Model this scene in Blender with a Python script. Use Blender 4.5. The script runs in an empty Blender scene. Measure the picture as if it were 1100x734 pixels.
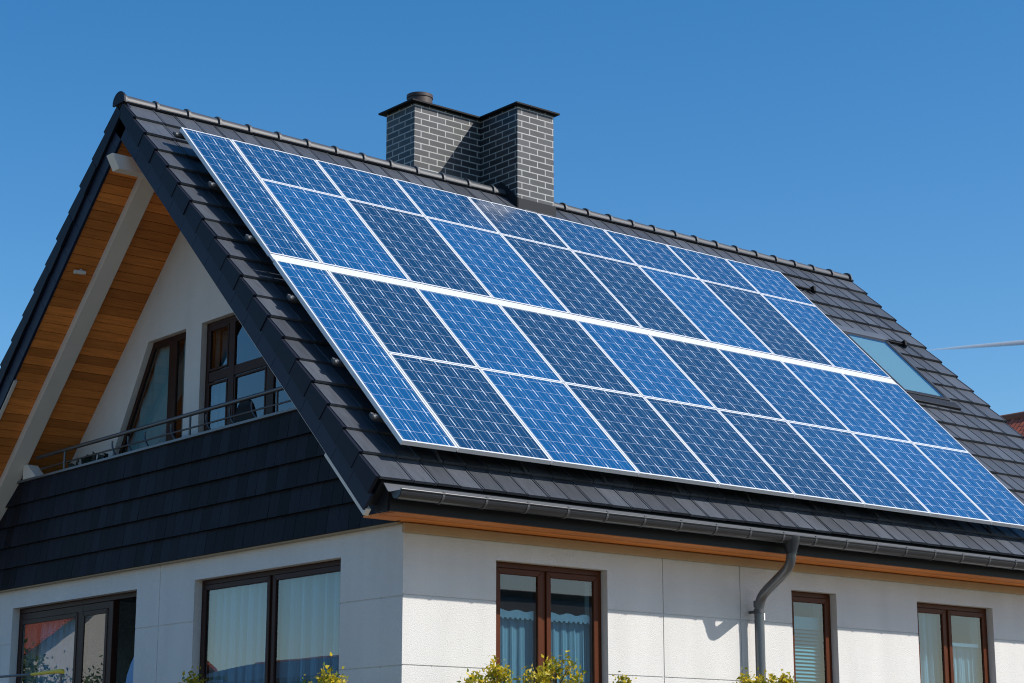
import bpy, bmesh, math, random
from math import sin, cos, radians, pi, hypot
from mathutils import Vector, Matrix
from mathutils.geometry import tessellate_polygon
random.seed(7)
C = bpy.context.scene.collection
SC = bpy.context.scene

# ------------------------------------------------------------------ builders
class MB:
    """collects faces, then links them as ONE mesh object"""
    def __init__(s): s.v = []; s.f = []
    def add(s, vs, fs):
        o = len(s.v); s.v += [tuple(p) for p in vs]; s.f += [tuple(i + o for i in f) for f in fs]; return s
    def hexa(s, a, b):
        """two quads a (bottom) and b (top), same winding"""
        return s.prism(a, b)
    def prism(s, a, b):
        n = len(a)
        fs = [tuple(reversed(range(n))), tuple(range(n, 2 * n))]
        fs += [(i, (i + 1) % n, n + (i + 1) % n, n + i) for i in range(n)]
        return s.add(list(a) + list(b), fs)
    def box(s, x0, x1, y0, y1, z0, z1, M=None):
        a = [(x0, y0, z0), (x1, y0, z0), (x1, y1, z0), (x0, y1, z0)]
        b = [(x, y, z1) for x, y, _ in a]
        if M is not None: a = [M(*p) for p in a]; b = [M(*p) for p in b]
        return s.prism(a, b)
    def quad(s, *p): return s.add(p, [tuple(range(len(p)))])
    def tube(s, path, r, n=8, cap=True):
        P = [Vector(p) for p in path]; rs = r if isinstance(r, (list, tuple)) else [r] * len(P)
        rings = []; up = None
        for i, p in enumerate(P):
            d = (P[min(i + 1, len(P) - 1)] - P[max(i - 1, 0)]).normalized()
            if up is None:
                up = Vector((0, 0, 1)) if abs(d.z) < .9 else Vector((1, 0, 0))
            u = (up - d * up.dot(d)).normalized(); w = d.cross(u); up = u
            rings.append([p + (u * cos(2 * pi * k / n) + w * sin(2 * pi * k / n)) * rs[i] for k in range(n)])
        vs = [q for R in rings for q in R]; fs = []
        for i in range(len(P) - 1):
            for k in range(n):
                fs.append((i * n + k, i * n + (k + 1) % n, (i + 1) * n + (k + 1) % n, (i + 1) * n + k))
        if cap: fs += [tuple(reversed(range(n))), tuple(range((len(P) - 1) * n, len(P) * n))]
        return s.add(vs, fs)
    def build(s, name, m, parent=None, smooth=False, bevel=0, recalc=True):
        me = bpy.data.meshes.new(name); me.from_pydata(s.v, [], s.f)
        bm = bmesh.new(); bm.from_mesh(me)
        if recalc: bmesh.ops.recalc_face_normals(bm, faces=bm.faces[:])
        uv = bm.loops.layers.uv.new('UVMap')
        for f in bm.faces:
            n = f.normal; ax = max(range(3), key=lambda k: abs(n[k]))
            for l in f.loops:
                c = l.vert.co
                l[uv].uv = (c.x, c.y) if ax == 2 else ((c.y, c.z) if ax == 0 else (c.x, c.z))
            f.smooth = smooth
        bm.to_mesh(me); bm.free()
        o = bpy.data.objects.new(name, me); C.objects.link(o); me.materials.append(m)
        if smooth:
            md = o.modifiers.new('e', 'EDGE_SPLIT'); md.split_angle = radians(40)
        if bevel:
            md = o.modifiers.new('b', 'BEVEL'); md.width = bevel; md.segments = 2; md.limit_method = 'ANGLE'
        if parent is not None:
            o.parent = parent; o.matrix_parent_inverse = WORLD[parent.name].inverted() if parent.name in WORLD else Matrix()
        return o
WORLD = {}
def thing(name, label, cat, loc, group=None, local=False):
    o = bpy.data.objects.new(name, None); C.objects.link(o); o.location = loc; o.empty_display_size = .2
    o['label'] = label; o['category'] = cat
    if group: o['group'] = group
    if not local: WORLD[o.name] = Matrix.Translation(loc)
    return o
def tag(o, label, cat, group=None):
    o['label'] = label; o['category'] = cat
    if group: o['group'] = group
    return o
def offset_poly(P, d):
    """inset a 2D polygon (any winding, convex) by d"""
    n = len(P); A = sum(P[i][0] * P[(i + 1) % n][1] - P[(i + 1) % n][0] * P[i][1] for i in range(n))
    sg = 1 if A > 0 else -1; L = []
    for i in range(n):
        a = Vector(P[i]); b = Vector(P[(i + 1) % n]); t = (b - a).normalized(); nn = Vector((-t.y, t.x)) * sg
        L.append((a + nn * d, t))
    out = []
    for i in range(n):
        (p, t), (q, u) = L[i - 1], L[i]
        den = t.x * u.y - t.y * u.x
        k = ((q.x - p.x) * u.y - (q.y - p.y) * u.x) / den
        out.append(tuple(p + t * k))
    return out
def ring(mb, outer, inner, M, w0, w1):
    n = len(outer)
    for i in range(n):
        j = (i + 1) % n
        mb.prism([M(*outer[i], w0), M(*outer[j], w0), M(*inner[j], w0), M(*inner[i], w0)],
                 [M(*outer[i], w1), M(*outer[j], w1), M(*inner[j], w1), M(*inner[i], w1)])

# ------------------------------------------------------------------ materials
def mat(name, col, rough=.6, metal=0, var=0, vscale=8, bump=0, bscale=60, island=0, spec=.5, hue=None, streak=None, coat=0):
    m = bpy.data.materials.new(name); m.use_nodes = True; N = m.node_tree.nodes; Lk = m.node_tree.links
    b = N['Principled BSDF']; b.inputs['Base Color'].default_value = (*col, 1)
    b.inputs['Roughness'].default_value = rough; b.inputs['Metallic'].default_value = metal
    b.inputs['Specular IOR Level'].default_value = spec
    if coat: b.inputs['Coat Weight'].default_value = coat; b.inputs['Coat Roughness'].default_value = .05
    tc = N.new('ShaderNodeTexCoord'); last = None
    def mul(fac_socket, lo, hi, prev):
        mr = N.new('ShaderNodeMapRange'); mr.inputs['To Min'].default_value = lo; mr.inputs['To Max'].default_value = hi
        Lk.new(fac_socket, mr.inputs['Value'])
        mx = N.new('ShaderNodeMix'); mx.data_type = 'RGBA'; mx.blend_type = 'MULTIPLY'; mx.inputs[0].default_value = 1
        if prev is None: mx.inputs[6].default_value = (*col, 1)
        else: Lk.new(prev, mx.inputs[6])
        Lk.new(mr.outputs[0], mx.inputs[7]); return mx.outputs[2]
    if var:
        nz = N.new('ShaderNodeTexNoise'); nz.inputs['Scale'].default_value = vscale; nz.inputs['Detail'].default_value = 6
        if streak:
            mp = N.new('ShaderNodeMapping'); mp.inputs['Scale'].default_value = streak
            Lk.new(tc.outputs['Object'], mp.inputs[0]); Lk.new(mp.outputs[0], nz.inputs['Vector'])
        else: Lk.new(tc.outputs['Object'], nz.inputs['Vector'])
        last = mul(nz.outputs['Fac'], 1 - var, 1 + var, last)
    if island:
        g = N.new('ShaderNodeNewGeometry'); last = mul(g.outputs['Random Per Island'], 1 - island, 1 + island, last)
    if last is not None: Lk.new(last, b.inputs['Base Color'])
    if bump:
        nb = N.new('ShaderNodeTexNoise'); nb.inputs['Scale'].default_value = bscale; nb.inputs['Detail'].default_value = 4
        Lk.new(tc.outputs['Object'], nb.inputs['Vector'])
        bp = N.new('ShaderNodeBump'); bp.inputs['Strength'].default_value = bump; bp.inputs['Distance'].default_value = .01
        Lk.new(nb.outputs['Fac'], bp.inputs['Height']); Lk.new(bp.outputs[0], b.inputs['Normal'])
    return m
M_tile = mat('roof tile slate grey', (.058, .065, .078), .45, var=.45, vscale=4, island=.28, bump=.15, bscale=90, streak=(6, 1.2, 1.2))
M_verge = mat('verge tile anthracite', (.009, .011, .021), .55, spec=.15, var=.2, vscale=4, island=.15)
M_fascia = mat('rake fascia anthracite blue', (.015, .02, .041), .5, spec=.15, var=.12, vscale=3, island=.12)
M_ridge = mat('ridge tile', (.05, .054, .062), .5, var=.3, vscale=7, bump=.1)
M_dark = mat('anthracite metal', (.016, .018, .022), .5, spec=.2, var=.2, vscale=6)
M_gutter = mat('gutter metal', (.045, .048, .055), .3, metal=.5, var=.2, vscale=5)
M_pipe = mat('downpipe metal', (.13, .137, .148), .3, metal=.6, var=.15, vscale=5)
M_drip = mat('drip edge metal', (.12, .13, .145), .4, metal=.4, var=.15, vscale=4)
M_shingle = mat('balcony slate shingle', (.0075, .0095, .016), .65, spec=.15, var=.5, vscale=5, island=.55, streak=(1, 9, 1.5))
M_white = mat('white wall render', (.665, .65, .62), .9, var=.13, vscale=1.8, streak=(1.8, 1.8, .4), bump=.55, bscale=110, spec=.2)
M_whitewood = mat('white painted timber', (.68, .64, .58), .6, var=.1, vscale=4, bump=.1, bscale=40)
M_inner = mat('room paint', (.32, .31, .29), .9)
M_frame = mat('mahogany window frame', (.085, .021, .005), .45, spec=.2, var=.2, vscale=9)
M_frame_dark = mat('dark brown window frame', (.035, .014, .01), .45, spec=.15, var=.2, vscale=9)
M_alu = mat('aluminium panel frame', (.8, .81, .83), .35, metal=.25, var=.06, vscale=3)
M_rail = mat('mounting rail aluminium', (.09, .093, .1), .55, metal=.4, var=.1)
M_steel = mat('railing steel', (.09, .095, .105), .35, metal=.7)
M_black = mat('black plastic', (.01, .01, .012), .6, spec=.15)
M_curtain = mat('sheer curtain', (.62, .74, .86), .9, var=.08, vscale=3)
def sheerify(m, a):
    N = m.node_tree.nodes; Lk = m.node_tree.links; o = N['Material Output']; p = N['Principled BSDF']
    t = N.new('ShaderNodeBsdfTransparent'); tl = N.new('ShaderNodeBsdfTranslucent'); tl.inputs[0].default_value = (.7, .76, .82, 1)
    m1 = N.new('ShaderNodeMixShader'); m1.inputs[0].default_value = .35; m2 = N.new('ShaderNodeMixShader'); m2.inputs[0].default_value = a
    Lk.new(p.outputs[0], m1.inputs[1]); Lk.new(tl.outputs[0], m1.inputs[2]); Lk.new(m1.outputs[0], m2.inputs[1]); Lk.new(t.outputs[0], m2.inputs[2]); Lk.new(m2.outputs[0], o.inputs[0])
sheerify(M_curtain, .42)
M_lace = mat('white lace', (.85, .85, .85), .9, bump=.6, bscale=80)
M_drape = mat('blue drape', (.18, .34, .56), .9)
M_blind = mat('blind slat teal', (.18, .36, .4), .5)
M_yellow = mat('yellow paint', (.75, .55, .04), .5, var=.15)
M_redwall = mat('pale house wall', (.6, .56, .5), .9, var=.08)
M_grey = mat('grey house render', (.42, .42, .43), .9, var=.1)
M_bark = mat('bark', (.09, .065, .045), .9, var=.3, vscale=12)
M_contrail = None

def wood_mat():
    m = mat('honey larch cladding', (.60, .205, .045), .55, spec=.2, var=.42, vscale=3.2, island=.3, streak=(1.2, 14, 14), bump=.15, bscale=30)
    return m
M_wood = wood_mat()

def brick_mat(name, c1, c2, mortar, bw, bh, ms, rough=.5, spec=.5):
    m = bpy.data.materials.new(name); m.use_nodes = True; N = m.node_tree.nodes; Lk = m.node_tree.links
    b = N['Principled BSDF']; b.inputs['Roughness'].default_value = rough; b.inputs['Specular IOR Level'].default_value = spec
    uv = N.new('ShaderNodeUVMap'); br = N.new('ShaderNodeTexBrick')
    br.inputs['Color1'].default_value = (*c1, 1); br.inputs['Color2'].default_value = (*c2, 1); br.inputs['Mortar'].default_value = (*mortar, 1)
    br.inputs['Scale'].default_value = 1; br.inputs['Mortar Size'].default_value = ms; br.inputs['Mortar Smooth'].default_value = .05
    br.inputs['Brick Width'].default_value = bw; br.inputs['Row Height'].default_value = bh; br.inputs['Bias'].default_value = -.1
    Lk.new(uv.outputs[0], br.inputs['Vector'])
    nz = N.new('ShaderNodeTexNoise'); nz.inputs['Scale'].default_value = 9; nz.inputs['Detail'].default_value = 8; nz.inputs['Roughness'].default_value = .7
    Lk.new(uv.outputs[0], nz.inputs['Vector'])
    mr = N.new('ShaderNodeMapRange'); mr.inputs['To Min'].default_value = .45; mr.inputs['To Max'].default_value = 1.5; Lk.new(nz.outputs['Fac'], mr.inputs['Value'])
    mx = N.new('ShaderNodeMix'); mx.data_type = 'RGBA'; mx.blend_type = 'MULTIPLY'; mx.inputs[0].default_value = 1
    Lk.new(br.outputs['Color'], mx.inputs[6]); Lk.new(mr.outputs[0], mx.inputs[7]); Lk.new(mx.outputs[2], b.inputs['Base Color'])
    bp = N.new('ShaderNodeBump'); bp.inputs['Strength'].default_value = .5; bp.inputs['Distance'].default_value = .01; bp.invert = True
    Lk.new(br.outputs['Fac'], bp.inputs['Height']); Lk.new(bp.outputs[0], b.inputs['Normal'])
    return m
M_brick = brick_mat('black glazed chimney brick', (.018, .021, .026), (.045, .049, .055), (.36, .36, .345), .235, .0745, .0072)
M_redtile = brick_mat('red clay roof tile', (.5, .11, .05), (.36, .075, .035), (.1, .03, .02), .21, .1, .012, .8)

def solar_mat(name, base, base2):
    """cells: thin silver gaps, fine busbars and bold tab strokes on blue silicon, under clear glass"""
    m = bpy.data.materials.new(name); m.use_nodes = True; N = m.node_tree.nodes; Lk = m.node_tree.links
    b = N['Principled BSDF']; b.inputs['Roughness'].default_value = .18; b.inputs['Specular IOR Level'].default_value = .3
    b.inputs['Coat Weight'].default_value = .3; b.inputs['Coat Roughness'].default_value = .06
    uv = N.new('ShaderNodeUVMap'); nz = N.new('ShaderNodeTexNoise'); nz.inputs['Scale'].default_value = 7; nz.inputs['Detail'].default_value = 2
    Lk.new(uv.outputs[0], nz.inputs['Vector'])
    def math_(op, a, c=None):
        n = N.new('ShaderNodeMath'); n.operation = op
        for i, s in enumerate((a, c)):
            if s is None: continue
            if isinstance(s, (int, float)): n.inputs[i].default_value = s
            else: Lk.new(s, n.inputs[i])
        return n.outputs[0]
    sep = N.new('ShaderNodeSeparateXYZ'); Lk.new(uv.outputs[0], sep.inputs[0])
    wob = math_('MULTIPLY', math_('SUBTRACT', nz.outputs['Fac'], .5), .014)
    X = math_('ADD', sep.outputs[0], wob); Y = math_('ADD', sep.outputs[1], wob)
    def line(co, period, width, off=0.):
        f = math_('FRACT', math_('DIVIDE', math_('ADD', co, off), period))
        d = math_('ABSOLUTE', math_('SUBTRACT', f, .5))       # .5 at the line
        return math_('GREATER_THAN', d, .5 - width / period / 2)
    CW, CH = .163, .163
    gapx = line(X, CW, .0036); gapy = line(Y, CH, .0034)
    bus = line(X, CW / 2, .0028, CW / 4)
    # bold strokes: on every cell seam, staggered by row
    fy = math_('FRACT', math_('DIVIDE', math_('ADD', Y, math_('MULTIPLY', math_('FLOOR', math_('DIVIDE', math_('ADD', X, CW / 2), CW)), .06)), CH * 1.25))
    dash = math_('MULTIPLY', line(X, CW, .0095), math_('LESS_THAN', fy, .58))
    thin = math_('MAXIMUM', math_('MULTIPLY', math_('MAXIMUM', gapx, gapy), .55), math_('MULTIPLY', bus, .45))
    fac = math_('MAXIMUM', thin, math_('MULTIPLY', dash, .8))
    # per-cell tone of the polycrystalline silicon
    wn = N.new('ShaderNodeTexWhiteNoise'); wn.noise_dimensions = '3D'
    cmb = N.new('ShaderNodeCombineXYZ'); oi = N.new('ShaderNodeObjectInfo')
    Lk.new(math_('FLOOR', math_('DIVIDE', X, CW)), cmb.inputs[0]); Lk.new(math_('FLOOR', math_('DIVIDE', Y, CH)), cmb.inputs[1])
    Lk.new(math_('MULTIPLY', oi.outputs['Random'], 50), cmb.inputs[2]); Lk.new(cmb.outputs[0], wn.inputs['Vector'])
    cm = N.new('ShaderNodeMix'); cm.data_type = 'RGBA'; cm.inputs[6].default_value = (*base, 1); cm.inputs[7].default_value = (*base2, 1)
    vor = N.new('ShaderNodeTexVoronoi'); vor.inputs['Scale'].default_value = 60; Lk.new(uv.outputs[0], vor.inputs['Vector'])
    sepc = N.new('ShaderNodeSeparateColor'); Lk.new(vor.outputs['Color'], sepc.inputs[0])
    Lk.new(math_('ADD', math_('MULTIPLY', wn.outputs['Value'], .5), math_('MULTIPLY', sepc.outputs[0], .5)), cm.inputs[0])
    fm = N.new('ShaderNodeMix'); fm.data_type = 'RGBA'; fm.inputs[7].default_value = (.72, .78, .85, 1)
    Lk.new(fac, fm.inputs[0]); Lk.new(cm.outputs[2], fm.inputs[6]); Lk.new(fm.outputs[2], b.inputs['Base Color'])
    return m
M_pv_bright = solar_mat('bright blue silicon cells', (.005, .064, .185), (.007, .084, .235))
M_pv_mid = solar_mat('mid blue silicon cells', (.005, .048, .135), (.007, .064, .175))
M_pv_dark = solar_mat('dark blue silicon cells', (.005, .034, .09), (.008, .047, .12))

def glass_mat(name, tint, refl, rough=.0):
    m = bpy.data.materials.new(name); m.use_nodes = True; N = m.node_tree.nodes; Lk = m.node_tree.links
    N.remove(N['Principled BSDF']); out = N['Material Output']
    t = N.new('ShaderNodeBsdfTransparent'); t.inputs[0].default_value = (*tint, 1)
    g = N.new('ShaderNodeBsdfGlossy'); g.inputs['Roughness'].default_value = rough; g.inputs[0].default_value = (.95, .97, 1, 1)
    fr = N.new('ShaderNodeLayerWeight'); fr.inputs['Blend'].default_value = .5
    pw = N.new('ShaderNodeMath'); pw.operation = 'POWER'; pw.inputs[1].default_value = 3.5; Lk.new(fr.outputs['Facing'], pw.inputs[0])
    ad = N.new('ShaderNodeMath'); ad.operation = 'ADD'; ad.use_clamp = True; ad.inputs[1].default_value = refl; Lk.new(pw.outputs[0], ad.inputs[0])
    tc = N.new('ShaderNodeTexCoord'); nz = N.new('ShaderNodeTexNoise'); nz.inputs['Scale'].default_value = 1.6; nz.inputs['Detail'].default_value = 1
    Lk.new(tc.outputs['Object'], nz.inputs['Vector'])
    bp = N.new('ShaderNodeBump'); bp.inputs['Strength'].default_value = .006; bp.inputs['Distance'].default_value = .05
    Lk.new(nz.outputs['Fac'], bp.inputs['Height']); Lk.new(bp.outputs[0], g.inputs['Normal'])
    mx = N.new('ShaderNodeMixShader'); Lk.new(ad.outputs[0], mx.inputs[0]); Lk.new(t.outputs[0], mx.inputs[1]); Lk.new(g.outputs[0], mx.inputs[2])
    Lk.new(mx.outputs[0], out.inputs[0]); return m
M_glass = glass_mat('window glass', (.52, .76, .84), .07)
M_skyglass = glass_mat('roof window glass', (.75, .85, .85), .15)
def leaf_mat(name, c1, c2):
    m = bpy.data.materials.new(name); m.use_nodes = True; N = m.node_tree.nodes; Lk = m.node_tree.links
    b = N['Principled BSDF']; b.inputs['Roughness'].default_value = .5
    g = N.new('ShaderNodeNewGeometry'); mx = N.new('ShaderNodeMix'); mx.data_type = 'RGBA'
    mx.inputs[6].default_value = (*c1, 1); mx.inputs[7].default_value = (*c2, 1)
    Lk.new(g.outputs['Random Per Island'], mx.inputs[0]); Lk.new(mx.outputs[2], b.inputs['Base Color'])
    tr = N.new('ShaderNodeBsdfTranslucent'); Lk.new(mx.outputs[2], tr.inputs[0])
    ms = N.new('ShaderNodeMixShader'); ms.inputs[0].default_value = .35
    Lk.new(b.outputs[0], ms.inputs[1]); Lk.new(tr.outputs[0], ms.inputs[2]); Lk.new(ms.outputs[0], N['Material Output'].inputs[0]); return m
M_leafy = leaf_mat('yellow green leaves', (.10, .17, .015), (.75, .55, .02))
M_leafg = leaf_mat('tree leaves', (.035, .07, .015), (.1, .14, .03))

# ------------------------------------------------------------------ measured geometry
GZ = -1.4                                   # ground level
X0, X1 = -.611, 10.29                       # roof, gable verge to far verge
YR, ZR, YE, ZE = 3.988, 6.867, -.51, 2.4995 # ridge and eave lines
RL = hypot(YE - YR, ZE - ZR); DY, DZ = (YE - YR) / RL, (ZE - ZR) / RL
def RP(x, t, h, side=1):
    """point on a roof slope: x along the ridge, t down the slope, h out of it"""
    return (x, YR + side * (DY * t + h * DZ), ZR + DZ * t - h * DY)
def F(x, t, h): return RP(x, t, h, 1)
def B(x, t, h): return RP(x, t, h, -1)
house = thing('house', 'white gabled house with dark tiled roof, wooden soffits and a slate clad balcony', 'house', (4.8, 4, GZ))
ROW = .325; NR = 19
# ------------------------------------------------------------------ roof
def rowspan(k):                             # k = 0 at the eave
    return RL - ROW * (k + 1), RL - ROW * k
slab = MB()
for s in (1, -1):
    M = lambda x, t, h, s=s: RP(x, t, h, s)
    slab.prism([M(X0 + .05, -.02, -.03), M(X1 - .05, -.02, -.03), M(X1 - .05, RL - .02, -.03), M(X0 + .05, RL - .02, -.03)],
               [M(X0 + .05, .25, -.27), M(X1 - .05, .25, -.27), M(X1 - .05, RL - .02, -.27), M(X0 + .05, RL - .02, -.27)])
roof = slab.build('roof', M_dark, house)
for s in (1, -1):
    M = lambda x, t, h, s=s: RP(x, t, h, s)
    mb = MB(); TW = .232
    for k in range(NR):
        t0, t1 = rowspan(k); t0 = max(t0 - .07, .02)
        if t1 - t0 < .06: continue
        xs = [X0, X0 + .33]
        while xs[-1] + TW < X1 - .34: xs.append(xs[-1] + TW)
        xs += [X1 - .33, X1]
        xs = sorted(set(round(q, 4) for q in xs))
        for a, b in zip(xs, xs[1:]):
            if s == 1 and 4.3 < (a + b) / 2 < 4.83 and t1 < .5: pass
            g = .0035; j = random.uniform(-.003, .003); hb = .019 + j; ht = -.016 + j; th = .024
            mb.prism([M(a + g, t0, ht - th), M(b - g, t0, ht - th), M(b - g, t1, hb - th), M(a + g, t1, hb - th)],
                     [M(a + g, t0, ht), M(b - g, t0, ht), M(b - g, t1, hb), M(a + g, t1, hb)])
            # raised water-check rib along one side of each tile
            mb.prism([M(b - .03, t0, ht), M(b - .014, t0, ht), M(b - .014, t1 - .002, hb), M(b - .03, t1 - .002, hb)],
                     [M(b - .028, t0, ht + .006), M(b - .016, t0, ht + .006), M(b - .016, t1 - .002, hb + .006), M(b - .028, t1 - .002, hb + .006)])
    mb.build('tile_slope', M_tile, roof)
    # verge tile skirts: stepped, one per row, on both gable ends
    for (xa, xb) in ((X0 - .03, X0 - .002), (X1 + .002, X1 + .03)):
        mb = MB(); fb = MB()
        for k in range(NR):
            t0, t1 = rowspan(k); t0 = max(t0, 0.0)
            if t1 - t0 < .05: continue
            j = random.uniform(-.004, .004)
            e = .004 * (1 if xa < 0 else -1)
            mb.prism([M(xa + e + j, t0, -.015), M(xb, t0, -.015), M(xb, t0, -.146), M(xa + e + j, t0, -.146)],
                     [M(xa + j, t1 - .003, .012), M(xb, t1 - .003, .012), M(xb, t1 - .003, -.155), M(xa + j, t1 - .003, -.155)])
            xo = xa + .034 if xa < 0 else xa - .034
            fb.prism([M(xo, t0 + .004, -.137), M(xo + .028, t0 + .004, -.137), M(xo + .028, t0 + .004, -.31), M(xo, t0 + .004, -.31)],
                     [M(xo, t1, -.157), M(xo + .028, t1, -.157), M(xo + .028, t1, -.31), M(xo, t1, -.31)])
        mb.build('verge_tiles', M_verge, roof)
        fb.build('rake_fascia', M_fascia, roof)
# ridge caps
x = X0 - .02; k = 0
while x < X1 - .1:
    x2 = min(x + .362, X1 + .02); mb = MB(); n = 10
    def arc(xx, r): return [(xx, YR + r * 1.12 * cos(a), ZR - .05 + r * sin(a)) for a in [(-12 + 204 * i / n) * pi / 180 for i in range(n + 1)]]
    for (xa, xb, r0, r1) in ((x + .03, x2, .079, .074), (x, x + .026, .094, .094)):
        A = arc(xa, r0); Bq = arc(xb, r1); mb.prism(A, Bq)
    if k == 0:
        MB().prism(arc(x - .02, .108), arc(x - .001, .108)).build('ridge_end_cap', M_verge, roof, smooth=True)
    if x2 > X1 - .3: mb.prism(arc(x2, .1), arc(x2 + .02, .1))
    mb.build('ridge_tile', M_ridge, roof, smooth=True)
    x = x2; k += 1
mb = MB()
for s in (1, -1):
    M = lambda x, t, h, s=s: RP(x, t, h, s)
    mb.box(X0, X1, .04, .12, .0, .022, M)
mb.build('ridge_seal', M_dark, roof)
ap = [F(X0 - .026, .0, .01), F(X0 - .026, .2, .0), F(X0 - .026, .2, -.3), (X0 - .026, YR, RP(0, 0, 0)[2] - .42), B(X0 - .026, .2, -.3), B(X0 - .026, .2, .0)]
MB().prism([(X0 + .008, *p[1:]) for p in ap], [(X0 + .03, *p[1:]) for p in ap]).build('apex_plate', M_fascia, roof)
for s in (1, -1):
    M = lambda x, t, h, s=s: RP(x, t, h, s)
    mb = MB(); mb.box(X0 + .02, X0 + .055, 3.3, 5.5, -.326, -.29, M); mb.box(X0 + .02, X0 + .065, 5.502, RL + .012, -.352, -.29, M)
    mb.build('verge_batten', M_whitewood, roof)
# gable soffit planks + rafters + ridge beam
for s in (1, -1):
    M = lambda x, t, h, s=s: RP(x, t, h, s)
    mb = MB(); t = .28
    while t < RL - .05:
        t2 = min(t + .108, RL - .02); mb.box(X0 + .03, .475, t + .003, t2 - .003, -.289, -.272, M); t = t2
    mb.build('gable_soffit', M_wood, house)
    MB().box(-.25, -.055, .52, RL + (.015 if s < 0 else -.2), -.375, -.29, M).build('rafter', M_whitewood, house, bevel=.006)
mb = MB()
mb.prism([(-.73, YR - .08, 6.25), (-.73, YR + .05, 6.25), (-.65, YR + .05, 6.10), (-.65, YR - .08, 6.10)],
         [(.475, YR - .08, 6.25), (.475, YR + .05, 6.25), (.475, YR + .05, 6.10), (.475, YR - .08, 6.10)])
mb.build('ridge_beam', M_whitewood, house, bevel=.006)
mb = MB(); lx, ly, lz = RP(-.42, 1.86, -.29, -1)
mb.tube([B(-.40, 1.86, -.29), B(-.40, 1.86, -.335)], .016, 10); mb.tube([B(-.49, 1.86, -.345), B(-.37, 1.85, -.345)], .022, 10)
mb.build('soffit_lamp', M_whitewood, house, smooth=True)

# eave: fascia, soffit, moulding, drip edge, gutter, downpipe
MB().box(-.48, X1 - .03, -.47, -.45, 2.265, 2.43).build('eave_fascia', M_dark, house)
mb = MB()
for i in range(4):
    y = -.449 + i * .112; mb.box(-.40, X1 - .05, y + .004, y + .108, 2.262 + .002 * (i % 2), 2.278)
mb.build('eave_soffit', M_wood, house)
MB().box(-.02, X1 - .62, -.045, -.001, 2.18, 2.258).build('eave_moulding', mat('beige moulding', (.42, .30, .17), .6, var=.1), house, bevel=.006)
MB().prism([(-.5, -.3, 2.265), (-.5, -.45, 2.265), (-.5, -.48, 2.46), (-.5, -.32, 2.55)], [(-.485, -.3, 2.265), (-.485, -.45, 2.265), (-.485, -.48, 2.46), (-.485, -.32, 2.55)]).build('eave_end_plate', M_dark, house)
mb = MB(); mb.prism([(-.55, -.478, 2.478), (-.55, -.545, 2.40), (-.55, -.539, 2.396), (-.55, -.47, 2.474)], [(X1 - .02, -.478, 2.478), (X1 - .02, -.545, 2.40), (X1 - .02, -.539, 2.396), (X1 - .02, -.47, 2.474)])
mb.build('drip_edge', M_drip, house)
def gutter(x0, x1):
    mb = MB(); n = 12; cy, cz, r = -.605, 2.402, .066
    for (xa, xb, ro, ri) in ((x0, x1, r, r - .004),):
        for i in range(n):
            a0, a1 = pi + pi * i / n, pi + pi * (i + 1) / n
            q = lambda xx, a, rr: (xx, cy + rr * cos(a), cz + rr * sin(a))
            mb.prism([q(xa, a0, ro), q(xa, a1, ro), q(xa, a1, ri), q(xa, a0, ri)], [q(xb, a0, ro), q(xb, a1, ro), q(xb, a1, ri), q(xb, a0, ri)])
    mb.tube([(x0, cy - r, cz + .004), (x1, cy - r, cz + .004)], .009, 8)
    for xx in (x0, x1):
        pr = [(xx, cy + r * cos(pi + pi * i / n), cz + r * sin(pi + pi * i / n)) for i in range(n + 1)]
        mb.prism(pr, [(p[0] + .004, p[1], p[2]) for p in pr])
    return mb
gut = gutter(-.52, X1 - .02).build('gutter', M_gutter, house, smooth=True)
for i in range(26):
    xx = -.12 + .43 * i
    if xx > X1 - .1: break
    mb = MB(); n = 12; cy, cz, r = -.605, 2.402, .0705
    for j in range(n):
        a0, a1 = pi + pi * j / n, pi + pi * (j + 1) / n
        q = lambda x_, a, rr: (x_, cy + rr * cos(a), cz + rr * sin(a))
        mb.prism([q(xx, a0, r), q(xx, a1, r), q(xx, a1, r - .004), q(xx, a0, r - .004)], [q(xx + .022, a0, r), q(xx + .022, a1, r), q(xx + .022, a1, r - .004), q(xx + .022, a0, r - .004)])
    mb.box(xx, xx + .022, cy - r - .004, cy - r + .01, cz, cz + .02)
    mb.build('gutter_bracket', M_rail, gut, smooth=True)
path = [(3.92, -.605, 2.345), (3.92, -.605, 2.24), (3.925, -.59, 2.18), (3.94, -.53, 2.11), (3.965, -.36, 2.02), (3.985, -.22, 1.945), (3.99, -.15, 1.885), (3.99, -.125, 1.81), (3.99, -.12, 1.7), (3.99, -.12, GZ)]
# smooth the bend
def smoothpath(P, it=2):
    P = [Vector(p) for p in P]
    for _ in range(it):
        Q = [P[0]]
        for a, b in zip(P, P[1:]): Q += [a.lerp(b, .25), a.lerp(b, .75)]
        P = Q + [P[-1]]
    return P
dp = MB().tube(smoothpath(path), .046, 16).build('downpipe', M_pipe, house, smooth=True)
MB().tube([(3.92, -.605, 2.40), (3.92, -.605, 2.36), (3.92, -.605, 2.27), (3.92, -.605, 2.245)], [.085, .082, .053, .052], 16).build('outlet_funnel', M_gutter, dp, smooth=True)
for z in (1.76, .4):
    MB().tube([(3.99, -.12, z - .02), (3.99, -.12, z + .02)], .051, 16).box(3.975, 4.005, -.08, -.003, z - .012, z + .012).build('pipe_clamp', M_rail, dp, smooth=True)
MB().tube([(3.99, -.12, 1.80), (3.99, -.12, 1.86)], .050, 16).build('pipe_socket', M_pipe, dp, smooth=True)
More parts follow.
